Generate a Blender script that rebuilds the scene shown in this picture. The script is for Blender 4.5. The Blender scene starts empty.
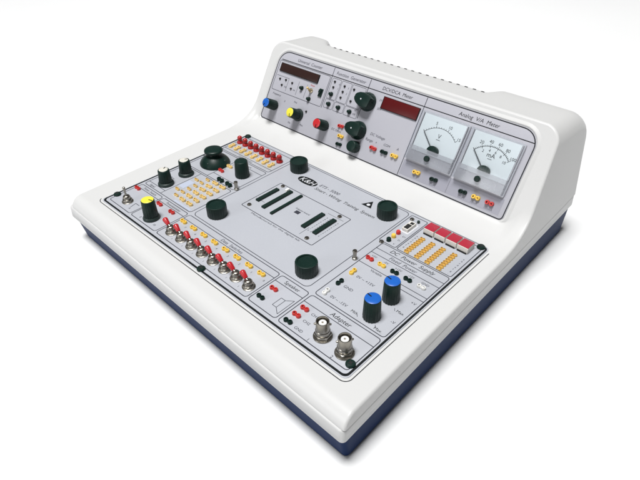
import bpy, bmesh, math, random
from mathutils import Matrix, Vector
random.seed(7)
S = 0.001                 # everything below is written in millimetres
ZG = 57.0                 # the panel plane lies 57 mm above the table
sc = bpy.context.scene
COL = sc.collection

# ------------------------------------------------------------------ camera
cd = bpy.data.cameras.new('camera'); cam = bpy.data.objects.new('camera', cd); COL.objects.link(cam)
cd.sensor_width = 36.0; cd.lens = 539.194 / 640 * 36; cd.clip_start = 0.01; cd.clip_end = 100
cam.matrix_world = (Matrix.Translation((0.5258, -0.2002, 0.3891)) @ Matrix.Rotation(0.7621, 4, 'Z')
                    @ Matrix.Rotation(0.9120, 4, 'X') @ Matrix.Rotation(-0.0109, 4, 'Z'))
sc.camera = cam

# ------------------------------------------------------------------ world and lamps
w = bpy.data.worlds.new('World'); sc.world = w; w.use_nodes = True
w.node_tree.nodes['Background'].inputs[0].default_value = (0.97, 0.98, 1.0, 1)
w.node_tree.nodes['Background'].inputs[1].default_value = 0.05

def area(name, loc, target, size, power, col=(1, 1, 1), size_y=None):
    l = bpy.data.lights.new(name, 'AREA'); l.energy = power; l.size = size; l.color = col
    if size_y: l.shape = 'RECTANGLE'; l.size_y = size_y
    o = bpy.data.objects.new(name, l); COL.objects.link(o); o.location = loc
    o.rotation_euler = (Vector(target) - Vector(loc)).to_track_quat('-Z', 'Y').to_euler()
    return o
key = area('overhead_softbox', (-0.15, -1.1, 8.0), (-0.15, 0.85, 0), 2.4, 192, (1, 0.995, 0.985))
key.data.spread = math.radians(80)
area('front_softbox', (-0.35, -2.3, 1.0), (0.1, 0.1, 0.05), 1.0, 15, (0.97, 0.98, 1))

sc.view_settings.view_transform = 'Standard'; sc.view_settings.look = 'None'
sc.view_settings.exposure = 0.0; sc.view_settings.gamma = 1.0; sc.view_settings.use_curve_mapping = False

# ------------------------------------------------------------------ materials
def mat(name, col, rough=0.4, metal=0.0, coat=0.0, bump=0.0, bscale=400, var=0.0, vscale=30, spec=0.5, emit=None):
    m = bpy.data.materials.new(name); m.use_nodes = True
    nt = m.node_tree; b = nt.nodes['Principled BSDF']
    b.inputs['Base Color'].default_value = (*col, 1); b.inputs['Roughness'].default_value = rough
    b.inputs['Metallic'].default_value = metal; b.inputs['Coat Weight'].default_value = coat
    b.inputs['Coat Roughness'].default_value = 0.08; b.inputs['Specular IOR Level'].default_value = spec
    tc = nt.nodes.new('ShaderNodeTexCoord')
    if bump:
        n = nt.nodes.new('ShaderNodeTexNoise'); n.inputs['Scale'].default_value = bscale; n.inputs['Detail'].default_value = 3
        nt.links.new(tc.outputs['Object'], n.inputs['Vector'])
        bp = nt.nodes.new('ShaderNodeBump'); bp.inputs['Strength'].default_value = bump; bp.inputs['Distance'].default_value = 0.0004
        nt.links.new(n.outputs['Fac'], bp.inputs['Height']); nt.links.new(bp.outputs['Normal'], b.inputs['Normal'])
    if var:
        n = nt.nodes.new('ShaderNodeTexNoise'); n.inputs['Scale'].default_value = vscale; n.inputs['Detail'].default_value = 1.5
        nt.links.new(tc.outputs['Object'], n.inputs['Vector'])
        r = nt.nodes.new('ShaderNodeMapRange'); r.inputs['From Min'].default_value = 0.1; r.inputs['From Max'].default_value = 0.9
        r.inputs['To Min'].default_value = 1 - var; r.inputs['To Max'].default_value = 1 + var
        nt.links.new(n.outputs['Fac'], r.inputs['Value'])
        mx = nt.nodes.new('ShaderNodeVectorMath'); mx.operation = 'SCALE'; mx.inputs[0].default_value = col
        nt.links.new(r.outputs['Result'], mx.inputs['Scale']); nt.links.new(mx.outputs['Vector'], b.inputs['Base Color'])
        r2 = nt.nodes.new('ShaderNodeMapRange'); r2.inputs['To Min'].default_value = max(0, rough - 0.06); r2.inputs['To Max'].default_value = rough + 0.08
        nt.links.new(n.outputs['Fac'], r2.inputs['Value']); nt.links.new(r2.outputs['Result'], b.inputs['Roughness'])
    return m

WHITE = mat('white_plastic', (0.57, 0.571, 0.568), 0.3, spec=0.3)
BLUE = mat('navy_plastic', (0.006, 0.022, 0.082), 0.42, var=0.06, vscale=9, spec=0.04)
PANEL = mat('lavender_panel', (0.40, 0.414, 0.452), 0.38, var=0.01, vscale=20)
UPANEL = mat('lavender_grey_panel', (0.405, 0.405, 0.448), 0.38, var=0.01, vscale=20)
STRIP = mat('grey_strip', (0.30, 0.30, 0.35), 0.4, var=0.01)
INK = mat('black_ink', (0.008, 0.010, 0.011), 0.6, spec=0.15)
GINK = mat('grey_ink', (0.04, 0.042, 0.055), 0.6, spec=0.15)
LINK = mat('light_blue_ink', (0.42, 0.46, 0.56), 0.5)
PINK = mat('white_ink', (0.58, 0.59, 0.62), 0.5)
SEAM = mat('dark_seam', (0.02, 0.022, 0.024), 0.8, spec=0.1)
BLACK = mat('black_green_plastic', (0.005, 0.019, 0.015), 0.38, bump=0.1, bscale=800, var=0.1, vscale=90, spec=0.25)
GREYK = mat('charcoal_plastic', (0.022, 0.034, 0.032), 0.4, spec=0.3, var=0.08, vscale=90)
DHOLE = mat('dark_hole', (0.008, 0.008, 0.008), 0.8)
RED = mat('red_plastic', (0.52, 0.036, 0.032), 0.35, var=0.08, vscale=120)
DRED = mat('deep_red_plastic', (0.42, 0.012, 0.018), 0.28, var=0.08, vscale=120)
YEL = mat('yellow_plastic', (0.80, 0.52, 0.08), 0.4, var=0.08, vscale=120)
TAN = mat('pale_yellow_plastic', (0.72, 0.51, 0.19), 0.42, var=0.08, vscale=120)
ORG = mat('amber_plastic', (0.76, 0.47, 0.11), 0.4, var=0.10, vscale=160)
WJ = mat('white_socket_plastic', (0.74, 0.74, 0.72), 0.4, var=0.03, vscale=120)
CYEL = mat('yellow_cap', (0.78, 0.70, 0.06), 0.35, var=0.03, vscale=90)
CWHT = mat('ivory_cap', (0.62, 0.60, 0.54), 0.4, var=0.05, vscale=90)
CBLU = mat('blue_cap', (0.012, 0.11, 0.46), 0.32, var=0.05, vscale=90)
CRED = mat('red_cap', (0.50, 0.02, 0.025), 0.32, var=0.05, vscale=90)
METAL = mat('nickel', (0.34, 0.32, 0.28), 0.3, metal=1, bump=0.1, bscale=900, var=0.08, vscale=150)
BRASS = mat('dull_brass', (0.42, 0.36, 0.25), 0.35, metal=1, var=0.08, vscale=150)
VENT = mat('vent_shadow_grey', (0.07, 0.07, 0.07), 0.8, spec=0.1)
LENS = mat('brown_filter', (0.030, 0.014, 0.012), 0.3, spec=0.3)
RLENS = mat('red_filter', (0.085, 0.006, 0.007), 0.35, spec=0.25)
LEDRED = mat('lamp_red_plastic', (0.36, 0.014, 0.015), 0.3, var=0.1, vscale=120)
RTOP = mat('red_display_lens', (0.36, 0.020, 0.040), 0.35)
DWHT = mat('display_body', (0.66, 0.64, 0.60), 0.45, var=0.03, vscale=100)
DIAL = mat('dial_white', (0.60, 0.645, 0.67), 0.5)
FROST = mat('frosted_plastic', (0.45, 0.45, 0.485), 0.25, coat=0.3, var=0.03, vscale=60)
SLOTG = mat('grey_slot', (0.35, 0.35, 0.36), 0.5)

def clear_mat():
    m = bpy.data.materials.new('clear_acrylic'); m.use_nodes = True; nt = m.node_tree
    b = nt.nodes['Principled BSDF']; out = nt.nodes['Material Output']
    b.inputs['Base Color'].default_value = (0.78, 0.79, 0.82, 1); b.inputs['Roughness'].default_value = 0.08
    t = nt.nodes.new('ShaderNodeBsdfTransparent'); t.inputs[0].default_value = (0.97, 0.98, 0.985, 1)
    lw = nt.nodes.new('ShaderNodeLayerWeight'); lw.inputs['Blend'].default_value = 0.25
    pw = nt.nodes.new('ShaderNodeMath'); pw.operation = 'POWER'; pw.inputs[1].default_value = 4
    nt.links.new(lw.outputs['Facing'], pw.inputs[0])
    ml = nt.nodes.new('ShaderNodeMath'); ml.operation = 'MULTIPLY_ADD'; ml.inputs[1].default_value = 0.8; ml.inputs[2].default_value = 0.02
    nt.links.new(pw.outputs[0], ml.inputs[0])
    g = nt.nodes.new('ShaderNodeBsdfGlossy'); g.inputs['Roughness'].default_value = 0.05
    mx = nt.nodes.new('ShaderNodeMixShader')
    nt.links.new(ml.outputs[0], mx.inputs[0]); nt.links.new(t.outputs[0], mx.inputs[1]); nt.links.new(g.outputs[0], mx.inputs[2])
    nt.links.new(mx.outputs[0], out.inputs['Surface'])
    nt.nodes.remove(b)
    return m
CLEAR = clear_mat()
def frosted_mat():
    m = FROST.copy(); m.name = 'frosted_clear_plastic'; nt = m.node_tree; b = nt.nodes['Principled BSDF']; out = nt.nodes['Material Output']
    t = nt.nodes.new('ShaderNodeBsdfTransparent'); t.inputs[0].default_value = (0.96, 0.96, 0.97, 1)
    mx = nt.nodes.new('ShaderNodeMixShader'); mx.inputs[0].default_value = 0.42
    nt.links.new(t.outputs[0], mx.inputs[1]); nt.links.new(b.outputs[0], mx.inputs[2]); nt.links.new(mx.outputs[0], out.inputs['Surface'])
    return m
FROSTC = frosted_mat()
EDGE = mat('acrylic_edge', (0.45, 0.44, 0.47), 0.15, coat=0.5)
TABLE = mat('white_table', (0.73, 0.735, 0.74), 0.6, spec=0.1, var=0.004, vscale=3)

# ------------------------------------------------------------------ mesh builder
def rrect(x0, y0, x1, y1, r, n=6):
    rs = r if isinstance(r, (tuple, list)) else (r, r, r, r)       # lower-left, lower-right, upper-right, upper-left
    cs = [(x0 + rs[0], y0 + rs[0], 180), (x1 - rs[1], y0 + rs[1], 270), (x1 - rs[2], y1 - rs[2], 0), (x0 + rs[3], y1 - rs[3], 90)]
    p = []
    for (cx, cy, a0), rr in zip(cs, rs):
        for k in range(n + 1):
            a = math.radians(a0 + 90 * k / n)
            p.append((cx + rr * math.cos(a), cy + rr * math.sin(a)))
    return p

class MB:
    def __init__(s): s.v = []; s.f = []; s.m = []; s.mats = []
    def mi(s, m):
        if m not in s.mats: s.mats.append(m)
        return s.mats.index(m)
    def add(s, vs, fs, m):
        o = len(s.v); s.v += [tuple(p) for p in vs]; i = s.mi(m)
        for f in fs: s.f.append([o + k for k in f]); s.m.append(i)
    def loft(s, rings, m, cap0=True, cap1=True, mcap=None):        # rings: equal-length closed loops, upward
        n = len(rings[0]); vs = [p for r in rings for p in r]; fs = []
        for a in range(len(rings) - 1):
            for k in range(n):
                k2 = (k + 1) % n
                fs.append((a * n + k, a * n + k2, (a + 1) * n + k2, (a + 1) * n + k))
        if cap0: fs.append(tuple(reversed(range(n))))
        s.add(vs, fs, m)
        if cap1:
            o = len(s.v) - n; s.f.append([o + k for k in range(n)]); s.m.append(s.mi(mcap or m))
    def lathe(s, prof, m, c=(0, 0), n=28, flute=0, fd=0.0, mcap=None, cap0=True, cap1=True, frange=None, ax=None):
        rings = []
        for i, (r, z) in enumerate(prof):
            ring = []
            for k in range(n):
                a = 2 * math.pi * k / n
                rr = r
                if flute and (frange is None or frange[0] <= z <= frange[1]): rr = r - fd * (0.5 + 0.5 * math.cos(a * flute))
                x, y = rr * math.cos(a), rr * math.sin(a)
                if ax: p = Vector((0, 0, 0)) + Vector(ax[0]) * 1.0; q = ax[1] @ Vector((x, y, z)); ring.append(tuple(p + q))
                else: ring.append((c[0] + x, c[1] + y, z))
            rings.append(ring)
        s.loft(rings, m, cap0, cap1, mcap)
    def plate(s, loop, z0, z1, m, bev=0.0, mtop=None):
        cx = sum(p[0] for p in loop) / len(loop); cy = sum(p[1] for p in loop) / len(loop)
        w_ = max(p[0] for p in loop) - min(p[0] for p in loop); h_ = max(p[1] for p in loop) - min(p[1] for p in loop)
        R = [[(x, y, z0) for x, y in loop]]
        if bev:
            R.append([(x, y, z1 - bev) for x, y in loop])
            for t, dz in ((0.3, 0.29), (1.0, 0.0)):
                kx, ky = 1 - 2 * bev * t / w_, 1 - 2 * bev * t / h_
                R.append([(cx + (x - cx) * kx, cy + (y - cy) * ky, z1 - bev * dz) for x, y in loop])
        else: R.append([(x, y, z1) for x, y in loop])
        s.loft(R, m, mcap=mtop)
    def box(s, x0, y0, z0, x1, y1, z1, m, bev=0.0, r=0.01, mtop=None):
        s.plate(rrect(x0, y0, x1, y1, max(r, 0.01), 3 if r > 0.02 else 1), z0, z1, m, bev, mtop)
    def ring(s, a, b, z, m):                                       # flat ring between two equal-length loops
        n = len(a); vs = [(x, y, z) for x, y in a] + [(x, y, z) for x, y in b]
        s.add(vs, [(k, (k + 1) % n, n + (k + 1) % n, n + k) for k in range(n)], m)
    def frame(s, x0, y0, x1, y1, t, z, m, r=3):
        h = t / 2
        ro = [q + h for q in r] if isinstance(r, (tuple, list)) else r + h
        ri = [max(q - h, 0.01) for q in r] if isinstance(r, (tuple, list)) else max(r - h, 0.01)
        s.ring(rrect(x0 - h, y0 - h, x1 + h, y1 + h, ro), rrect(x0 + h, y0 + h, x1 - h, y1 - h, ri), z, m)
    def line(s, pts, t, z, m):
        for (x0, y0), (x1, y1) in zip(pts[:-1], pts[1:]):
            d = math.hypot(x1 - x0, y1 - y0) or 1; nx, ny = -(y1 - y0) / d * t / 2, (x1 - x0) / d * t / 2
            s.add([(x0 - nx, y0 - ny, z), (x1 - nx, y1 - ny, z), (x1 + nx, y1 + ny, z), (x0 + nx, y0 + ny, z)], [(0, 1, 2, 3)], m)
    def poly(s, pts, z, m): s.add([(x, y, z) for x, y in pts], [tuple(range(len(pts)))], m)
    def disc(s, x, y, r, z, m, n=20, ry=None):
        s.poly([(x + r * math.cos(2 * math.pi * k / n), y + (ry or r) * math.sin(2 * math.pi * k / n)) for k in range(n)], z, m)
    def tube(s, p0, p1, r0, r1, m, n=14, dome=True):
        p0, p1 = Vector(p0), Vector(p1); q = (p1 - p0).to_track_quat('Z', 'Y').to_matrix(); L = (p1 - p0).length
        pr = [(r0, 0), (r1, L)]
        if dome: pr = [(r0, 0), (r1, L - r1 * 0.7), (r1 * 0.85, L - r1 * 0.25), (r1 * 0.45, L)]
        s.lathe(pr, m, n=n, ax=(p0, q))
    def text(s, body, x, y, h, z, m, align='LEFT', shear=0.0, wide=1.0, rot=0.0):
        for (vs, fs) in [glyphs(body, align, shear)]:
            k = h / 0.69; ca, sa = math.cos(rot), math.sin(rot)
            P = []
            for (a, b) in vs:
                a, b = a * k * wide, b * k
                P.append((x + a * ca - b * sa, y + a * sa + b * ca, z))
            s.add(P, fs, m)
    def mesh(s, name, smooth=38):
        me = bpy.data.meshes.new(name)
        me.from_pydata([(x * S, y * S, z * S) for x, y, z in s.v], [], s.f)
        for m in s.mats: me.materials.append(m)
        me.polygons.foreach_set('material_index', s.m)
        me.polygons.foreach_set('use_smooth', [True] * len(s.f))
        me.update(); me.set_sharp_from_angle(angle=math.radians(smooth))
        return me

_gc = {}
def glyphs(body, align, shear):
    key = (body, align, shear)
    if key in _gc: return _gc[key]
    cu = bpy.data.curves.new('lettering', 'FONT'); cu.body = body; cu.align_x = align; cu.shear = shear; cu.resolution_u = 3
    o = bpy.data.objects.new('lettering', cu); COL.objects.link(o)
    dg = bpy.context.evaluated_depsgraph_get(); dg.update()
    me = bpy.data.meshes.new_from_object(o.evaluated_get(dg))
    r = ([(v.co.x, v.co.y) for v in me.vertices], [tuple(p.vertices) for p in me.polygons])
    bpy.data.objects.remove(o); bpy.data.curves.remove(cu); bpy.data.meshes.remove(me)
    _gc[key] = r
    return r

# ------------------------------------------------------------------ frames: deck panel and raised panel
UP0 = Vector((0, 253.913, 7.037)); TILT = math.atan2(0.85818, 0.51335)
ROOT_POS = Vector((170, 178, -ZG))
root = bpy.data.objects.new('training_console', None); COL.objects.link(root)
root.location = ((ROOT_POS.x) * S, ROOT_POS.y * S, 0); root.empty_display_size = 0.05
root['label'] = 'white electronics training console with navy base, knobs, switches, sockets and two analog meters'
root['category'] = 'training console'

def put(name, me, parent=None, pos=(0, 0, 0), up=False, rz=0.0, label=None):
    o = bpy.data.objects.new(name, me); COL.objects.link(o)
    if parent is None or parent is root:
        o.parent = root
        p = Vector(pos)
        if up:
            q = Matrix.Rotation(TILT, 3, 'X'); p = UP0 + q @ Vector(pos)
            o.rotation_euler = (q @ Matrix.Rotation(rz, 3, 'Z')).to_euler()
        else: o.rotation_euler = (0, 0, rz)
        o.location = (p - ROOT_POS) * S
    else:
        o.parent = parent; o.location = Vector(pos) * S; o.rotation_euler = (0, 0, rz)
    if label: o['label'] = label
    return o
def cpy(o, pos, up=False, rz=0.0, label=None):                     # a copy of a part and of its sub-parts
    c = put(o.name.split('.')[0], o.data, root, pos, up, rz, label)
    for ch in list(o.children):
        d = ch.copy(); COL.objects.link(d); d.parent = c
    return c

# ------------------------------------------------------------------ the table (setting)
tb = MB()
# seamless sweep: a wide floor that curves up into a wall all round, open above
prof = [(50, 0), (1500, 0), (3200, 0), (5200, 0)] + [(5200 + 1500 * math.sin(a), 1500 - 1500 * math.cos(a)) for a in [math.radians(90 * k / 16) for k in range(1, 17)]] + [(6700, 4200)]
NS = 96; VX = [(r * math.cos(2 * math.pi * k / NS), r * math.sin(2 * math.pi * k / NS), z) for r, z in prof for k in range(NS)]
tb.add(VX, [(i * NS + k, (i + 1) * NS + k, (i + 1) * NS + (k + 1) % NS, i * NS + (k + 1) % NS) for i in range(len(prof) - 1) for k in range(NS)] + [tuple(range(NS))], TABLE)
g = bpy.data.objects.new('backdrop', tb.mesh('backdrop')); COL.objects.link(g); g['kind'] = 'structure'
g['label'] = 'seamless white studio table and backdrop'
g.matrix_world = Matrix.Translation((0.17, -0.027, 0)) @ Matrix.Rotation(-0.017, 4, 'X') @ Matrix.Translation((0, 0.207, 0)) @ Matrix.Rotation(math.radians(43.7), 4, 'Z')

# ------------------------------------------------------------------ white housing
E_ = Vector((0.51335, 0.85818)); Nn = Vector((-0.85818, 0.51335))
def upt(s_, off=-0.6):
    p = Vector((253.913, 7.037)) + E_ * s_ + Nn * off
    return (p.x, p.y)
def arc(p0, p1, p2, n):                                            # quadratic curve with p1 as its corner
    return [((1 - t) ** 2 * p0[0] + 2 * t * (1 - t) * p1[0] + t * t * p2[0], (1 - t) ** 2 * p0[1] + 2 * t * (1 - t) * p1[1] + t * t * p2[1]) for t in [k / n for k in range(n + 1)]]
def xend(z, right):
    t = (z + 12) / 102
    return (384.6 - 9.9 * t) if right else (-36.0 + 0.5 * t)
def warp(x, y, z):                                                 # the case tapers a little towards the back and the left
    k = min(1, max(0, (x - 180) / 190)); f = (y + 30) / 417
    j = min(1, max(0, (60 - y) / 80)); g_ = (x + 40) / 421
    q = min(1, max(0, (170 - x) / 190))
    return (x + k * (1.0 - 8.0 * f) + q * (4.0 - 11.0 * f), y + j * (3.0 - 4.9 * g_), z)
LOW = [(-28.2, -12.0), (-28.0, -10.8)] + arc((-27.2, -8.6), (-23.0, -0.6), (-14, -0.6), 9)
def low(e):                                                        # front lip, deck, curve up to the raised face; e widens the curve at the ends
    return LOW + arc((214 - 12 * e, -0.6), upt(-9), upt(1.5 + 22 * e), 12)
RT = 19.0
def upper(notch, d):                                               # front top edge, top, back edge
    c = upt(104.5 - d)
    full = [(330, 93.8), (352, 92.0), (358, 91.2)] + arc((364, 90.5), (379, 88), (380, 76), 7) + [(380.5, 68)]
    cut = [(330, 93.8), (340, 92.8), (344, 92.2)] + arc((346, 91.8), (349, 91.3), (351, 88), 6) + [(378, 76.5), (380.5, 68)]
    return [c] + [((1 - notch) * a[0] + notch * b[0] + d * 0.054, (1 - notch) * a[1] + notch * b[1] - d * 0.86) for a, b in zip(full, cut)]
TH = (90, 81, 72, 63, 54, 45, 36, 27, 18, 9)
st = [('L', th, 0) for th in TH]
for x, nt_ in ((-12, 0), (-3, 0), (4, .08), (10, .3), (16, .65), (22, .92), (27, 1), (60, 1), (140, 1), (200, 1), (264, 1), (267, .9), (271, .5), (275, .1), (278, 0), (310, 0), (340, 0)): st.append(('X', x, nt_))
st += [('R', th, 0) for th in reversed(TH)]
hb = MB(); V = []; Fc = []
LX = [('L', 1), (-30, .93), (-27.5, .7), (-25, .38), (-22.5, .12), (-20, 0), (40, 0), (170, 0), (290, 0), (352, 0), (359, 0), (362, .12), (365.5, .38), (369, .7), (372.5, .93), ('R', 1)]
nL = len(low(0)); nx = len(LX)
for x, e in LX:
    for y, z in low(e): V.append((xend(z, x == 'R') if isinstance(x, str) else x, y, z))
for i in range(nx - 1):
    for k in range(nL - 1): Fc.append((i * nL + k, (i + 1) * nL + k, (i + 1) * nL + k + 1, i * nL + k + 1))
top0 = len(V); m_ = len(upper(0, 0))
for kind, a, nt_ in st:
    th = math.radians(a) if kind != 'X' else 0
    for y, z in upper(nt_, RT * (1 - math.cos(th))):
        right = kind == 'R'; xe = xend(z, right)
        V.append((a if kind == 'X' else (xe - RT + RT * math.sin(th) if right else xe + RT - RT * math.sin(th)), y, z))
for i in range(len(st) - 1):
    for k in range(m_ - 1):
        Fc.append((top0 + i * m_ + k, top0 + (i + 1) * m_ + k, top0 + (i + 1) * m_ + k + 1, top0 + i * m_ + k + 1))
bk = len(V); V += [(xend(-12, False), 385, -12.0), (xend(-12, True), 385, -12.0)]
R_ = [top0 + i * m_ for i in range(len(st))]
Fc.append(tuple(i * nL + nL - 1 for i in range(nx)) + tuple(reversed(R_)))          # raised face
Fc.append(tuple(r + m_ - 1 for r in R_) + (bk + 1, bk))            # back face
Fc.append(tuple(range(nL)) + tuple(R_[0] + k for k in range(m_)) + (bk,))
Fc.append(tuple(reversed(tuple((nx - 1) * nL + k for k in range(nL)) + tuple(R_[-1] + k for k in range(m_)) + (bk + 1,))))
hb.add([warp(*p) for p in V], Fc, WHITE)
housing = put('housing', hb.mesh('housing', 180), label='white plastic upper shell with a sloped raised back')
bm = bmesh.new(); bm.from_mesh(housing.data); wl = bm.edges.layers.float.new('bevel_weight_edge')
for e in bm.edges:
    if len(e.link_faces) == 2 and e.calc_face_angle() > math.radians(32):
        if max(v.co.y for v in e.verts) < 0.376: e[wl] = 1.0
        else: e.smooth = False
bm.to_mesh(housing.data); bm.free()
bv = housing.modifiers.new('edge_rounding', 'BEVEL'); bv.width = 2.4 * S; bv.segments = 4; bv.limit_method = 'WEIGHT'
bv.harden_normals = True; bv.use_clamp_overlap = False

rb = MB()                                                          # rim below the housing
def rimloop(d, r): return rrect(-41.5 + d, -29.6 + d, 384.4 - d, 387 - d, r, 8)
rb.loft([[warp(x, y, z) for x, y in rimloop(d, r)] for d, r, z in ((0.6, 3.4, -26.6), (-0.6, 4.4, -25.4), (0, 4.5, -14.0), (0.35, 4.2, -13.0), (1.1, 3.6, -12.3), (2.6, 2.5, -12.0))], WHITE)
put('rim', rb.mesh('rim', 50))
bb = MB()
bb.loft([[warp(x, y, z - (0.017 * (y + 27) if z < -40 else 0)) for x, y in rrect(-38.8 + a, -27.0 + b, 383.4 - c, 384 - a, r, 8)] for a, b, c, r, z in
         ((4.0, 6.2, 2.4, 3, -56.8), (2.2, 5.0, 1.4, 4, -56.0), (1.6, 4.4, 1.0, 5, -54.5), (0, 0, 0, 5, -29), (0, 0, 0, 5, -26.5))], BLUE)
put('base', bb.mesh('base', 50), label='navy blue plastic lower tray')
vb = MB()
for k in range(22):
    x = 37.5 + k * 10.6
    vb.plate([(x + px, 344.6 + py) for px, py in rrect(-2.1, -1.0, 2.1, 1.0, 0.9, 4)], 88, 92.55, VENT)
put('vent_slots', vb.mesh('vent_slots'))

# ------------------------------------------------------------------ deck panel with its print
pn = MB()
pn.plate(rrect(-2.2, -2.2, 362.2, 213.2, 5, 6), -0.9, 0.0, PANEL, 0.25)
z1 = 0.09
# border: heavy black on three sides, thin grey at the back
o_ = rrect(-1.1, -1.1, 361.1, 212.3, 5, 6); i_ = rrect(1.0, 1.0, 359.0, 211.7, 4, 6)
pn.ring(o_, i_, z1, INK)
def bx(x0, y0, x1, y1, r=3, m=GINK, t=0.8): pn.frame(x0, y0, x1, y1, t, z1, m, r)
def ln(*p, t=0.7, m=GINK): pn.line(p, t, z1, m)
TX = lambda s, x, y, h, m=INK, al='LEFT', sh=0.0, wd=1.0, rot=0.0: pn.text(s, x, y, h, z1, m, al, sh, wd, rot)
# left column
bx(4, 5, 46, 47.5); bx(48, 5, 94, 47.5); ln((4, 41), (46, 41)); ln((48, 41), (94, 41))
TX('Pulser Switch', 25, 42.8, 3.0, GINK, 'CENTER'); TX('Potentiometer', 71, 42.8, 3.0, GINK, 'CENTER')
ln((36, 12), (34, 20), (41, 20)); TX('A', 36, 9, 2.6, GINK); TX('0', 60, 8, 2.6, GINK); TX('10', 82, 10, 2.6, GINK); TX('B', 44, 24, 2.6, GINK)
bx(4, 50.5, 93, 108); ln((4, 57), (36, 57), (36, 108)); ln((36, 51), (36, 57))
pn.poly([(37.5, 74), (47, 74), (47, 90), (37.5, 90)], z1, LINK); pn.poly([(60, 51.6), (90, 51.6), (90, 54.4), (60, 54.4)], z1, LINK)
TX('Signal', 11, 52, 3, GINK); TX('Freq.', 15, 78, 2.6, GINK); TX('Amp.', 15, 105-1, 2.2, GINK)
for k in range(6): ln((48, 58 + 9.2 * k), (88, 58 + 9.2 * k), t=0.35, m=PINK)
bx(4, 110.5, 93, 162); ln((44, 110.5), (44, 162)); ln((44, 154), (93, 154)); ln((44, 120), (93, 120)); TX('Joystick', 56, 155.8, 3.2, GINK)
TX('X', 47, 133, 2.4, GINK); TX('Y', 47, 146, 2.4, GINK)
bx(4, 164.5, 93, 206); ln((4, 170), (93, 170)); TX('Logic Indicator', 48, 165.8, 2.9, GINK, 'CENTER')
for k in range(8): TX(str(k), 8.4 + 10.8 * k, 183.5, 2.4, GINK)
# data switches
bx(96.5, 5, 238, 47.5); ln((96.5, 39.7), (238, 39.7)); TX('Data  Switches', 172, 41.6, 3.7, GINK, 'CENTER', 0.15)
for k in range(8): TX(str(7 - k), 111 + 17.4 * k, 29.5, 2.3, GINK); TX('1', 117 + 17.4 * k, 9, 2.0, GINK)
# speaker
bx(240.5, 5, 276, 47.5); ln((240.5, 38.5), (276, 38.5)); TX('Speaker', 258.5, 41, 4.0, INK, 'CENTER')
ln((262, 15), (262, 26), (267, 26), (267, 15), (262, 15), t=0.5); ln((267, 26), (273.5, 31), (273.5, 10), (267, 15), t=0.5)
# adapter
bx(279, 5, 357.2, 47.5); ln((279, 37.2), (357.2, 37.2)); TX('Adapter', 318, 39.8, 4.6, INK, 'CENTER', 0.12)
TX('CH1', 295, 28.8, 2.8, GINK); TX('CH2', 295, 18.6, 2.8, GINK); TX('GND', 295, 8.4, 2.8, GINK); TX('1', 312, 5.8, 3, GINK); TX('2', 338, 5.8, 3, GINK)
# power supply
bx(279, 50.5, 357.2, 149); ln((279, 112), (357.2, 112)); ln((279, 131), (357.2, 131)); ln((318, 112), (318, 106.5), (357.2, 106.5)); ln((279, 139), (357.2, 139))
TX('DC  Power  Supply', 318, 141.8, 4.7, INK, 'CENTER', 0.25, 0.95); TX('Fixed  Power', 314, 133, 4.0, GINK, 'CENTER', 0.2)
TX('0V ~ +15V', 292, 92, 3.2, GINK); TX('GND', 292, 74, 3.2, GINK); TX('0V ~ -15V', 292, 56, 3.2, GINK)
for s_, x in (('+5V', 283), ('-5V', 298), ('+12V', 311), ('-12V', 326), ('GND', 341)): TX(s_, x, 125.6, 2.5, GINK)
TX('Variable', 296, 107.6, 2.8, GINK)
TX('Min.', 321, 75.5, 3.0, INK); TX('Max.', 346, 81, 3.0, INK); TX('+V', 349, 98, 3, GINK); TX('Max.', 344, 52.8, 3.0, INK); TX('Min.', 317, 55, 3.0, INK); TX('-V', 350, 68, 3, GINK)
ln((326, 54), (322, 58), t=0.4); ln((345, 54), (343, 57), t=0.4); ln((345, 81), (343, 84), t=0.4)
# segment display box
bx(272.5, 151, 292.8, 208, 2); bx(294.5, 151, 356.5, 208, 2)
for k, t_ in enumerate('abcdefg.'): TX(t_, 351.5, 180 - 3.8 * k, 2.2, GINK); TX(t_, 297.5, 180 - 3.8 * k, 2.2, GINK)
pn.poly([(278.5, 177), (289, 177), (289, 197), (278.5, 197)], z1 - 0.04, PINK)
for k in range(3): TX(('D+', 'D-', 'V')[k], 287, 170 - 8 * k, 2.2, GINK)
# centre
ctr = rrect(97, 50.5, 270, 209.5, 6, 6); ctr2 = rrect(97.7, 51.2, 269.3, 208.8, 5.4, 6); pn.ring(ctr, ctr2, z1, GINK)
# oval emblem: black leaf oval with K&H in the panel colour
def leaf(cx, cy, a, b, n=14):
    t = [math.pi * k / n for k in range(n + 1)]
    up_ = [(cx - a * math.cos(q), cy + b * math.sin(q) ** 0.8) for q in t]; dn = [(cx + a * math.cos(q), cy - b * math.sin(q) ** 0.8) for q in t[1:-1]]
    return list(reversed(up_ + dn))
pn.poly(leaf(142, 182.2, 14.2, 6.6), z1, INK); pn.text('K&H', 142, 178.6, 7.4, z1 + 0.08, PINK, 'CENTER', 0.2, 1.05)
TX('ETS - 5000', 158.5, 183.6, 4.6, GINK, sh=0.2); TX('Smart - Wiring  Training  System', 158.5, 175.2, 4.6, INK, sh=0.2, wd=0.98)
pn.poly([(218.5, 188), (232, 188), (225.5, 200.5)], z1, INK); pn.disc(225.5, 192, 2.1, z1 + 0.06, PINK)
bx(122, 98, 229.5, 158, 1.5); ln((124, 118), (138, 118), t=0.4); ln((207, 103), (207, 118), t=0.4); ln((204, 150), (226, 150), t=0.4)
TX('Manufactured for the digital lab', 142, 94.0, 2.3, GINK, wd=1.75)
pn.poly([(175, 126.5), (181.5, 126.5), (181.5, 131.5), (175, 131.5)], z1, GINK); TX('Adapter board', 171, 133, 2.4, GINK)
for x in (209.2, 213.2, 224.2):
    for k in range(10): TX(str(k), x - 0.6, 113 + 3.2 * k, 1.9, GINK)
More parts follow.
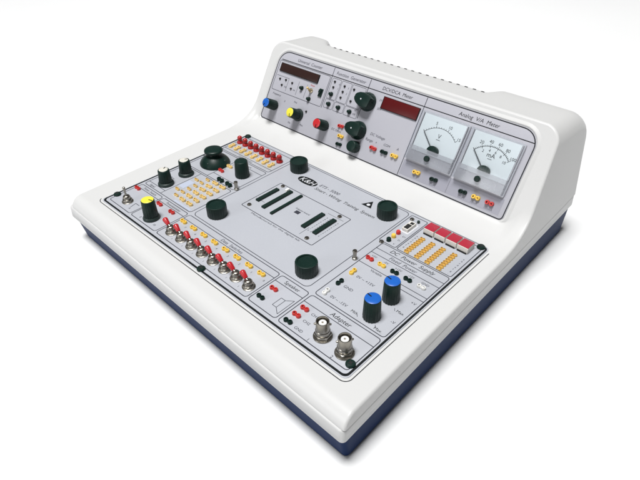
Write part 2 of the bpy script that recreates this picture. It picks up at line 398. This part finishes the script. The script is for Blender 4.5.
put('deck_panel', pn.mesh('deck_panel'), label='pale lavender control panel printed with boxes and titles')
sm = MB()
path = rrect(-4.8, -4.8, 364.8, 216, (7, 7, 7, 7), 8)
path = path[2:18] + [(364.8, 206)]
sm.line(path, 0.75, -0.45, SEAM)  # flat dark strip: shade of the panel recess painted onto the deck
put('panel_gap_shade', sm.mesh('panel_gap_shade'))

# ------------------------------------------------------------------ raised panel with its print
un = MB()
rl = lambda d, r0, r1: rrect(-20 - d, 0 - d, 350 + d, 93.6 + d, (r0 + d, r0 + d, r1 + d, r1 + d), 8)
for (d0, za), (d1, zb) in (((6.5, -0.58), (3.4, 0.3)), ((3.4, 0.3), (2.6, 0.35)), ((2.6, 0.35), (1.25, -0.55))):
    A_ = rl(d0, 4, 17); B_ = rl(d1, 4, 17); n_ = len(A_)
    un.add([(x, y, za) for x, y in A_] + [(x, y, zb) for x, y in B_], [(k, (k + 1) % n_, n_ + (k + 1) % n_, n_ + k) for k in range(n_)], WHITE)
un.plate(rl(1.2, 4, 17), -0.9, 0.0, UPANEL, 0.2)
un.ring(rl(0.7, 4, 17), rl(-0.4, 4, 17), z1, SEAM)
UL = lambda *p, t=0.6, m=GINK: un.line(p, t, z1, m)
UT = lambda s, x, y, h, m=INK, al='LEFT', sh=0.15, wd=1.0: un.text(s, x, y, h, z1, m, al, sh, wd)
UL((-15, 82.4), (349, 82.4), t=0.9, m=INK)
for x, a, b in ((77, 40.5, 92.8), (136, 44, 92.8), (217, 0.8, 92.8)): UL((x, a), (x, b), t=0.8)
UT('Universal  Counter', 35, 85.5, 3.9, GINK, 'CENTER'); UT('Function  Generator', 106, 85.5, 3.9, GINK, 'CENTER')
UT('DCV/DCA  Meter', 177, 85.5, 4.0, INK, 'CENTER'); UT('Analog  V/A  Meter', 284, 85.4, 4.2, INK, 'CENTER')
un.frame(-17, 41, 75, 81, 0.6, z1, GINK, 2); UL((-15, 61), (8, 61), t=0.4); UL((8.5, 44), (8.5, 62), t=0.4); UL((28, 44), (28, 62), t=0.4); UL((43, 44), (43, 62), t=0.4)
for x0, x1 in ((79.5, 94), (95.5, 111.5), (113, 134)):
    un.frame(x0, 54.5, x1, 80.5, 0.45, z1, GINK, 1.5); un.frame(x0, 42.5, x1, 53.5, 0.45, z1, GINK, 1.5)
UT('Hz', 4, 48, 2.4, GINK); UT('ms', 21, 48, 2.4, GINK); UT('Reset', 48, 61.8, 2.2, DRED); UT('CH', 33, 49.5, 2, GINK)
UT('Frequency', -12, 35, 2.6, GINK); UT('Fine', 30, 34, 2.4, GINK); UT('DC Offset', 104, 20, 2.6, GINK)
UT('Max', 52, 9, 2.4, GINK); UT('Min', 31, 6, 2.4, GINK); UT('0', 13, 30, 2.4, GINK)
UT('1K', 127, 51, 2.4, GINK); UT('10K', 126, 46, 2.4, GINK)
UT('DC Voltage', 162, 31.5, 3.2, GINK); UT('Range', 158, 24, 3.2, GINK); UT('2V', 157, 72, 2.6, GINK); UT('20V', 158, 62, 2.6, GINK)
UT('+', 173, 24, 3, GINK); UT('COM', 185, 25.5, 2.8, GINK); UT('A', 204, 26, 3, GINK)
for t_, x, y in (('10', 91, 74), ('1', 91, 68), ('5', 107, 73), ('2', 107, 66)): UT(t_, x, y, 2.1, GINK)
un.poly([(218.5, 3), (345, 3), (345, 20.5), (218.5, 20.5)], z1, STRIP)
UL((281, 3), (281, 20.5), t=0.7, m=UPANEL)
UT('15V', 237, 4.4, 2.4, GINK); UT('COM', 259, 4.4, 2.4, GINK); UT('COM', 296, 4.4, 2.4, GINK); UT('10mA', 311, 4.2, 2.4, GINK); UT('100mA', 327, 4.2, 2.4, GINK)
put('meter_panel', un.mesh('meter_panel'), up=True, label='lavender grey sloped panel with meters, displays and knobs')

# ------------------------------------------------------------------ sockets
def jack_mesh(m, r=2.2, sp=4.7, h=2.6, axis='u'):
    b = MB()
    for sgn in (-1, 1):
        c = (sgn * sp / 2, 0) if axis == 'u' else (0, sgn * sp / 2)
        b.lathe([(r, 0), (r, h - 0.5), (r - 0.35, h), (1.15, h), (1.05, h - 1.3)], m, c=c, n=18, mcap=DHOLE)
    if axis == 'u': b.box(-sp / 2, -r * 0.6, 0, sp / 2, r * 0.6, h - 0.9, m, 0.2)
    else: b.box(-r * 0.6, -sp / 2, 0, r * 0.6, sp / 2, h - 0.9, m, 0.2)
    return b.mesh('jack_pair')
JM = {}
def jack(color, pos, axis='u', up=False, r=2.2, sp=4.7, h=2.6, name='jack_pair'):
    key = (color, axis, r)
    if key not in JM: JM[key] = jack_mesh({'red': RED, 'yellow': YEL, 'black': BLACK, 'pale yellow': TAN, 'white': WJ, 'amber': ORG}[color], r, sp, h, axis)
    return put(name, JM[key], pos=pos, up=up, rz=random.uniform(-.09, .09), label='%s pair of wiring sockets' % color)
for p in ((9, 38), (56, 36.5), (79, 36.5), (49, 128)): jack('red', (*p, 0))
jack('pale yellow', (49, 141, 0))
for p in ((66, 113.5), (81, 113.5)): jack('black', (*p, 0), r=2.6, sp=5.4, h=3.4)
for k in range(6):
    jack('pale yellow', (80, 59 + 9.2 * k, 0), r=2.3, sp=5.2); jack('pale yellow', (67, 59 + 9.2 * k, 0), r=2.3, sp=5.2); 
    JS = 1
    jack('pale yellow', (54.5, 59.5 + 8.8 * k, 0), r=1.6, sp=3.4)
for v_ in (68, 95): jack('pale yellow', (44.5, v_, 0), r=1.6, sp=3.4)
for k in range(8):
    jack('pale yellow', (9 + 10.7 * k, 177.5, 0), axis='v', r=2.6, sp=5.6)
    jack('yellow', (103 + 17.5 * k, 35, 0), r=2.3, sp=4.8)
jack('red', (249, 29, 0)); jack('black', (248, 14, 0))
jack('red', (287, 30, 0)); jack('red', (287, 20, 0)); jack('black', (287, 10, 0))
jack('yellow', (286, 95, 0), 'v'); jack('black', (286.5, 76, 0), 'v'); jack('white', (286, 58, 0), 'v')
for c_, x in (('red', 285.5), ('yellow', 300), ('black', 315), ('black', 330), ('white', 345)): jack(c_, (x, 120.5, 0))
for j_, x in enumerate((305, 317, 329, 342)):
    for k in range(8): jack('amber', (x, 153 + 3.9 * k, 0), r=1.45, sp=2.9, h=2.0, name='segment_socket')
for c_, u_, s_ in (('red', 174, 18), ('black', 190, 18.5), ('yellow', 205, 19), ('yellow', 240, 11.5), ('black', 263, 11.5), ('black', 300, 11.5), ('yellow', 316, 11.5), ('red', 332, 11.5)):
    jack(c_, (u_, s_, 0), up=True, r=2.4, sp=5.0, h=3.2)
jack('yellow', (122.5, 16.5, 0), up=True); jack('black', (124, 6.5, 0), up=True, r=2.2); jack('red', (117.5, 28, 0), up=True)
for c_, v_ in (('red', 172), ('yellow', 164), ('black', 156)):
    b = MB(); b.lathe([(2.4, 0), (2.4, 3), (1.8, 3.8), (0.8, 4.0)], {'red': RED, 'yellow': YEL, 'black': BLACK}[c_], n=16)
    put('single_socket', b.mesh('single_socket'), pos=(281, v_, 0), label='small %s round socket' % c_)

# ------------------------------------------------------------------ red indicator lamps
b = MB(); b.lathe([(4.2, 0), (4.2, 1.4), (3.9, 2.4), (3.0, 3.2), (2.7, 4.6), (3.2, 5.4), (3.2, 7.6), (2.7, 9.0), (1.5, 9.9), (0.4, 10.2)], LEDRED, n=20)
led = b.mesh('indicator_lamp')
for k in range(8): put('indicator_lamp', led, pos=(9.5 + 10.75 * k, 191, 0))

# ------------------------------------------------------------------ thumb knobs
b = MB(); b.lathe([(10.2, 0), (10.9, 0.6), (10.9, 12.0), (10.5, 13.2), (9.4, 13.6), (8.6, 13.5), (8.2, 12.4), (2, 12.2)], BLACK, n=96, flute=24, fd=0.45, frange=(0.5, 12.1))
kn = b.mesh('thumb_knob', 50)
for p in ((116, 194), (118, 68), (253, 189), (254, 66)): put('thumb_knob', kn, pos=(*p, 0))

# ------------------------------------------------------------------ control knobs
def knob(pos, h, r0, r1, capm, skirt=None, up=False, rz=0.0, label=None, capr=None, name='control_knob'):
    b = MB(); z0 = 0.4
    if skirt: z0 = 3.4
    b.lathe([(r0 * 0.97, z0), (r0, z0 + 0.8), (r1, h - 0.8), (r1 - 0.5, h - 0.15), (r1 - 0.9, h)], BLACK, n=72, flute=18, fd=0.55, frange=(z0 - 1, h - 0.9))
    o = put(name, b.mesh(name, 50), pos=pos, up=up, rz=rz, label=label)
    if skirt:
        b = MB(); b.lathe([(skirt, 0.3), (skirt, 1.4), (skirt - 0.8, 2.8), (r0 - 0.1, 3.6)], GREYK, n=40)
        put('skirt', b.mesh('skirt'), o)
    if capm:
        cr = capr or r1 - 0.9
        b = MB(); b.lathe([(cr, h - 0.1), (cr, h + 0.35), (cr - 0.4, h + 0.6), (cr * 0.5, h + 0.65)], capm, n=36)
        b.box(-0.55, cr * 0.25, h + 0.6, 0.55, cr * 0.97, h + 0.75, INK)
        put('cap', b.mesh('cap'), o)
    return o
knob((71, 16.5, 0), 23, 7.8, 7.0, CYEL, 9.2, rz=math.radians(-70), label='control knob with yellow cap and grey skirt', capr=6.4)
knob((24, 66.5, 0), 19, 7.6, 6.6, CWHT, 9.4, rz=math.radians(30), label='control knob with ivory cap beside the socket field', capr=5.2)
knob((23, 95.5, 0), 19, 7.6, 6.6, CWHT, 9.4, rz=math.radians(-20), label='control knob with ivory cap nearer the joystick', capr=5.2)
knob((76, 138.5, 0), 20.5, 8.8, 7.6, None, rz=0, label='plain black control knob beside the joystick')
knob((334, 90, 0), 22, 8.0, 7.2, CBLU, rz=math.radians(80), label='control knob with blue cap nearer the power sockets', capr=6.9)
knob((335, 62, 0), 22, 8.0, 7.2, CBLU, rz=math.radians(80), label='control knob with blue cap nearer the coaxial sockets', capr=6.9)
knob((-1, 21, 0), 18.5, 7.0, 6.4, CBLU, up=True, rz=math.radians(150), label='control knob with blue cap on the sloped panel', capr=5.7)
k2 = knob((45, 21, 0), 18, 7.0, 6.4, CYEL, 8.4, up=True, rz=math.radians(200), label='control knob with yellow cap on the sloped panel', capr=5.7)
knob((93, 21, 0), 18, 7.0, 6.4, CRED, up=True, rz=math.radians(190), label='control knob with red cap on the sloped panel', capr=5.7)
knob((149, 11, 0), 11, 7.4, 6.8, None, up=True, label='short plain black control knob')

def pointer_knob(pos, rz):
    b = MB(); b.lathe([(11.4, 0.3), (11.4, 3.5), (10.4, 6.5), (9.4, 9.0), (8.4, 9.8)], BLACK, n=64, flute=16, fd=0.3, frange=(3, 9.2))
    o = put('pointer_knob', b.mesh('pointer_knob', 50), pos=pos, up=True, rz=rz)
    b = MB()
    out = [(-9.6, -5.8), (-5, -8.4), (3, -8.6), (9, -6.8), (12.4, -4.4), (13.8, -2.2), (13.8, 2.2), (12.4, 4.4), (9, 6.8), (3, 8.6), (-5, 8.4), (-9.6, 5.8)]
    b.plate(out, 1.0, 13.0, BLACK, 1.8)
    b.disc(3, 0, 0.9, 13.06, PINK)
    put('pointer', b.mesh('pointer'), o)
pointer_knob((143, 66.5, 0), math.radians(172)); pointer_knob((144.5, 31, 0), math.radians(178))

# ------------------------------------------------------------------ joystick
b = MB(); b.lathe([(18.6, 0.2), (18.6, 1.6), (17.9, 3.0), (16.6, 5.0), (14.2, 7.6), (11.2, 10.0), (8.8, 11.6), (7.4, 12.6), (6.8, 13.8), (7.2, 14.8)], BLACK, n=48)
for k in range(4):
    a = math.radians(20 + 90 * k); b.lathe([(1.2, 5.2), (1.2, 7.2), (0.8, 7.5)], GREYK, c=(14.6 * math.cos(a), 14.6 * math.sin(a)), n=12)
jo = put('joystick', b.mesh('joystick', 60), pos=(27.5, 135.5, 0))
b = MB(); b.lathe([(6.8, 14.2), (9.8, 15.2), (11.3, 16.4), (11.4, 17.8), (10.8, 18.9), (8, 19.5), (2, 19.4)], BLACK, n=44); put('cap', b.mesh('joystick_cap', 60), jo)

# ------------------------------------------------------------------ toggle switches
def toggle(pos, tip, lm, r0, r1, rz=0.0, label=None):
    b = MB()
    hexa = [(5.6 * math.cos(math.pi / 3 * k + .3), 5.6 * math.sin(math.pi / 3 * k + .3)) for k in range(6)]
    b.lathe([(6.3, 0.05), (6.3, 0.8), (6.0, 1.0)], METAL, n=32)
    b.plate(hexa, 1.0, 3.2, METAL, 0.4)
    b.lathe([(4.9, 3.0), (4.6, 3.4), (4.8, 3.8), (4.3, 4.2), (4.5, 4.6), (4.1, 5.0), (4.2, 5.6), (4.0, 6.8), (3.2, 8.0), (2.0, 8.4)], METAL, n=28)
    o = put('toggle_switch', b.mesh('toggle_switch'), pos=pos, rz=rz, label=label)
    b = MB(); p1 = Vector(tip); p0 = Vector((0, 0, 6.5)); pm_ = p0.lerp(p1, 0.30)
    b.tube(p0, p0.lerp(p1, 0.34), 1.5, 1.3, METAL, n=14); b.tube(pm_, p1, r0, r1, lm, n=16); put('lever', b.mesh('lever', 60), o)
    return o
toggle((24, 16, 0), (1.5, -1.2, 20), METAL, 1.0, 1.6, label='plain metal toggle switch')
t0 = toggle((108.5, 16, 0), (-9.8, 0.4, 13.2), DRED, 2.1, 2.9, label='toggle switch with red lever')
for k in range(1, 8): cpy(t0, (108.5 + 17.3 * k, 16, 0), rz=random.uniform(-.16, .16), label='toggle switch with red lever')

# ------------------------------------------------------------------ coaxial sockets
b = MB(); b.lathe([(8.2, 0.05), (8.2, 1.0), (7.9, 1.3)], METAL, n=40)
b.plate([(7.3 * math.cos(math.pi / 3 * k), 7.3 * math.sin(math.pi / 3 * k)) for k in range(6)], 1.3, 4.0, METAL, 0.5)
b.lathe([(6.4, 4.0), (5.9, 4.4), (6.2, 5.0), (6.2, 8.2), (5.7, 8.8), (5.7, 17.6), (5.4, 18.2), (4.9, 18.2), (4.7, 17.6), (4.7, 9.5)], METAL, n=36, mcap=DHOLE)
b.tube((5.2, 0, 14.6), (7.2, 0, 14.6), 1.1, 1.0, METAL, 12); b.tube((-5.2, 0, 14.6), (-7.2, 0, 14.6), 1.1, 1.0, METAL, 12)
cx_ = put('coaxial_socket', b.mesh('coaxial_socket'), pos=(319.5, 18, 0), rz=math.radians(40))
b = MB(); b.lathe([(3.3, 9.4), (3.3, 16.2), (2.9, 16.6), (1.0, 16.6), (0.9, 15.5)], WJ, n=24, mcap=BRASS); put('centre_pin', b.mesh('centre_pin'), cx_)
cpy(cx_, (344, 17, 0), rz=math.radians(55))

# ------------------------------------------------------------------ digit displays
b = MB(); b.box(-5.9, -6.7, 0.3, 5.9, 6.7, 6.6, DWHT, 0.3)
dg_ = put('digit_display', b.mesh('digit_display'), pos=(305, 196.2, 0))
b = MB(); b.box(-5.75, -6.1, 6.62, 5.75, 6.2, 7.1, RTOP, 0.2); put('red_lens', b.mesh('red_lens'), dg_)
b = MB(); b.box(-5.2, -7.5, 0.1, 5.2, -6.75, 1.6, DHOLE); put('foot', b.mesh('foot'), dg_)
for k in range(1, 4): cpy(dg_, (305 + 13.1 * k, 196.2, 0))

# ------------------------------------------------------------------ board sockets, USB-like port, posts, screws
def strip(x0, y0, x1, y1, h=2.2, slit=True, notch=None):
    b = MB(); L = y1 - y0; W_ = x1 - x0
    b.box(-W_ / 2, -L / 2, 0.1, W_ / 2, L / 2, h, BLACK, 0.25)
    if slit and W_ > 3.5:
        for sx in (-1, 1):
            for k in range(int(L / 2.54) - 1):
                b.box(sx * W_ * 0.25 - 0.35, -L / 2 + 2 + 2.54 * k, h, sx * W_ * 0.25 + 0.35, -L / 2 + 2.8 + 2.54 * k, h + 0.02, DHOLE)
    if notch: b.box(-W_ / 2 + 0.6, L / 2 - 8, h, W_ / 2 - 0.6, L / 2 - 1.5, h + 0.7, WJ, 0.15)
    put('edge_socket', b.mesh('edge_socket'), pos=((x0 + x1) / 2, (y0 + y1) / 2, 0))
strip(127.6, 114, 132.4, 146); strip(142.6, 109, 147.4, 153); strip(158.4, 107, 161.6, 154.5); strip(199.4, 113, 204.6, 145); strip(215.8, 113, 221, 145)
b = MB(); b.box(-1.6, -2.6, 0.1, 1.6, 2.6, 2.6, WJ, 0.2); put('board_label', b.mesh('board_label'), pos=(139.6, 151.5, 0), label='small pale clip beside the second slot')
b = MB(); b.box(-3.6, -7.8, 0.1, 3.6, 7.8, 3.6, DWHT, 0.3); b.box(-2.6, -6.8, 3.6, 2.6, 1.5, 3.75, DHOLE); b.box(-1.5, 2.6, 3.6, 2.6, 6.4, 3.75, DHOLE)
put('port', b.mesh('port'), pos=(283.5, 187, 0), label='small pale port with black openings')
b = MB(); b.lathe([(2.6, 0.05), (2.6, 2.0), (1.9, 2.3), (1.9, 8.6), (2.3, 8.8), (2.3, 10.2), (1.8, 10.8), (0.6, 10.9)], METAL, n=22); pm = b.mesh('binding_post')
for p in ((94.5, 114), (274.5, 111)): put('binding_post', pm, pos=(*p, 0))
def screw(r, m, h=1.6):
    b = MB(); b.lathe([(r, 0.1), (r, h * 0.5), (r * 0.8, h * 0.9), (r * 0.45, h)], m, n=24)
    b.box(-r * 0.55, -r * 0.12, h * 0.95, r * 0.55, r * 0.12, h + 0.06, DHOLE); b.box(-r * 0.12, -r * 0.55, h * 0.95, r * 0.12, r * 0.55, h + 0.08, DHOLE)
    return b.mesh('screw')
sb = screw(4.2, BLACK, 2.4); sg = screw(2.5, METAL)
for i, p in enumerate(((3, 15.5), (4, 209), (354.5, 208.5), (355, 11.5), (178, 1.5))): put('screw', sb, pos=(*p, 0), rz=0.4 + i * 0.7, label='black panel screw')
for i, p in enumerate(((129, 154.5), (129, 103.5), (217.5, 153.5), (218, 103), (277, 201.5), (277, 149.5))): put('screw', sg, pos=(*p, 0), rz=0.3 + i * 0.9, label='small metal screw')
b = MB(); b.lathe([(1.5, 0.1), (1.5, 2.4), (0.8, 2.8)], BLACK, n=14); put('button', b.mesh('button'), pos=(285.5, 201, 0))

# ------------------------------------------------------------------ displays on the raised panel
def window(u0, s0, u1, s1, m, label):
    b = MB(); b.box(u0, s0, 0.1, u1, s1, 1.4, INK, 0.2)
    o = put('display_window', b.mesh('display_window'), up=True, label=label)
    b = MB(); b.box(u0 + 1.2, s0 + 0.5, 1.42, u1 - 0.4, s1 - 0.5, 1.9, m, 0.2); put('filter', b.mesh('filter'), o)
window(-12.5, 67, 58.5, 78.3, LENS, 'dark brown counter display window')
window(162.5, 64.6, 214.3, 79.2, RLENS, 'dark red voltage display window')
# small indicators and buttons
b = MB(); b.lathe([(1.35, 0.1), (1.35, 1.2), (0.9, 1.8), (0.3, 2.0)], DHOLE, n=14); dot = b.mesh('indicator_dot')
for p in ((-7, 57), (4, 58), (-0.5, 50), (16.5, 57), (17.5, 49.5), (84.5, 76.5), (85, 69.5), (101.5, 75), (101.5, 68), (101.5, 60.5), (117, 75), (118, 60.5), (56, 29)):
    put('indicator_dot', dot, pos=(*p, 0), up=True)
b = MB(); b.lathe([(2.9, 0.1), (2.9, 1.0), (2.0, 1.2), (2.0, 4.0), (1.5, 4.4)], BLACK, n=18); pb = b.mesh('push_button')
for p in ((35.5, 55), (53, 45), (85.5, 60.5), (87, 48), (103.5, 48), (122, 48)): put('push_button', pb, pos=(*p, 0), up=True)
b = MB(); b.lathe([(3.0, 0.1), (3.0, 1.2), (1.8, 1.6), (1.7, 4.2)], BRASS, n=20); b.tube((0, 0, 3), (-0.6, 2.2, 9.5), 1.0, 1.4, TAN, 12)
put('selector_lever', b.mesh('selector_lever'), pos=(52, 56, 0), up=True)
b = MB(); b.box(-2.8, -5.2, 0.1, 2.8, 5.2, 1.5, BLACK, 0.2); b.box(-1.6, -0.5, 1.5, 1.6, 3.6, 4.2, BLACK, 0.3); put('slide_switch', b.mesh('slide_switch'), pos=(68.5, 57.5, 0), up=True)

# ------------------------------------------------------------------ analog meters
def meter(u0, s0, unit, outer, inner, label, ndl):
    W_, H_ = 59.5, 57.0
    b = MB(); b.box(0, 0, 0.1, W_, H_, 2.6, FROST, 0.2, r=1.5)
    o = put('analog_meter', b.mesh('analog_meter'), pos=(u0, s0, 0), up=True, label=label)
    d = MB(); d.box(3.2, 12.5, 2.62, W_ - 3.2, H_ - 2.2, 3.6, DIAL, 0.1)
    cx, cy, R = W_ / 2 + 0.3, 17.5, 26.5; zt = 3.68
    def pol(r, a): return (cx + r * math.cos(math.radians(a)), cy + r * math.sin(math.radians(a)))
    a0, a1 = 138, 42; N_ = 30
    d.line([pol(R, a0 + (a1 - a0) * k / N_) for k in range(N_ + 1)], 0.45, zt, INK)
    big = len(outer) - 1
    for k in range(big * 5 + 1):
        a = a0 + (a1 - a0) * k / (big * 5); L = 2.6 if k % 5 == 0 else 1.3
        d.line([pol(R, a), pol(R + L, a)], 0.45, zt, INK)
        if inner and k % 5 == 0: d.line([pol(R - 1.8, a), pol(R, a)], 0.45, zt, INK)
    for k, t_ in enumerate(outer):
        if t_:
            p = pol(R + 4.4, a0 + (a1 - a0) * k / big); d.text(t_, p[0], p[1] - 1.0, 3.3, zt, INK, 'CENTER')
    for k, t_ in enumerate(inner or ()):
        if t_:
            p = pol(R - 5.6, a0 + (a1 - a0) * k / big); d.text(t_, p[0], p[1], 2.9, zt, INK, 'CENTER')
    d.text(unit, cx, 33.0, 4.6, zt, INK, 'CENTER'); d.line([(cx - 2.4, 31.2), (cx + 2.4, 31.2)], 0.5, zt, INK)
    put('dial', d.mesh('dial'), o)
    b = MB(); b.box(1.6, 1.2, 2.62, W_ - 1.6, 17.4, 7.4, FROSTC, 0.5); put('frosted_cover', b.mesh('frosted_cover'), o)
    b = MB()
    sc_ = [(cx + 7.0 * math.cos(q), 17.5 + 6.2 * math.sin(q)) for q in [math.pi * k / 16 for k in range(17)]]
    b.plate(sc_, 3.62, 7.4, BLACK, 0.3); put('hub', b.mesh('hub'), o)
    p0, p1 = pol(5, ndl), pol(R + 1.2, ndl)
    b = MB(); b.tube((p0[0], p0[1], 5.2), (p1[0], p1[1], 5.2), 0.42, 0.36, INK, 8); put('needle', b.mesh('needle'), o)
    b = MB(); b.lathe([(3.3, 7.4), (3.3, 9.9), (2.8, 10.5), (1, 10.6)], BLACK, c=(cx - 1.5, 8.2), n=24); b.box(cx - 4, 7.9, 10.6, cx + 1, 8.5, 10.66, DHOLE)
    put('adjusting_screw', b.mesh('adjusting_screw'), o)
    b = MB(); t = 1.1                                              # clear cover: lid and four walls, edges polished
    b.box(t, 1.0, 8.8, W_ - t, H_ - t, 9.6, CLEAR)
    b.box(0.02, 0.5, 2.62, t - 0.02, H_ - 0.5, 9.2, CLEAR, 0.15); b.box(W_ - t + 0.02, 0.5, 2.62, W_ - 0.02, H_ - 0.5, 9.2, CLEAR, 0.15)
    b.box(t, H_ - t + 0.02, 2.62, W_ - t, H_ - 0.02, 9.2, CLEAR, 0.1)
    put('clear_cover', b.mesh('clear_cover'), o)
    b = MB()
    for x in (t + 0.5, W_ - t - 1.3): b.box(x, 18.5, 2.64, x + 0.8, H_ - 2, 5.2, EDGE, 0.1)
    put('cover_clip', b.mesh('cover_clip'), o)
    return o
meter(220.5, 21.8, 'V', ('', '5', '10', '15'), None, 'voltmeter with one scale up to 15', 137)
meter(283.5, 21.8, 'mA', ('', '20', '40', '60', '80', '100'), ('', '2', '4', '6', '8', '10'), 'milliammeter with two scales', 137)
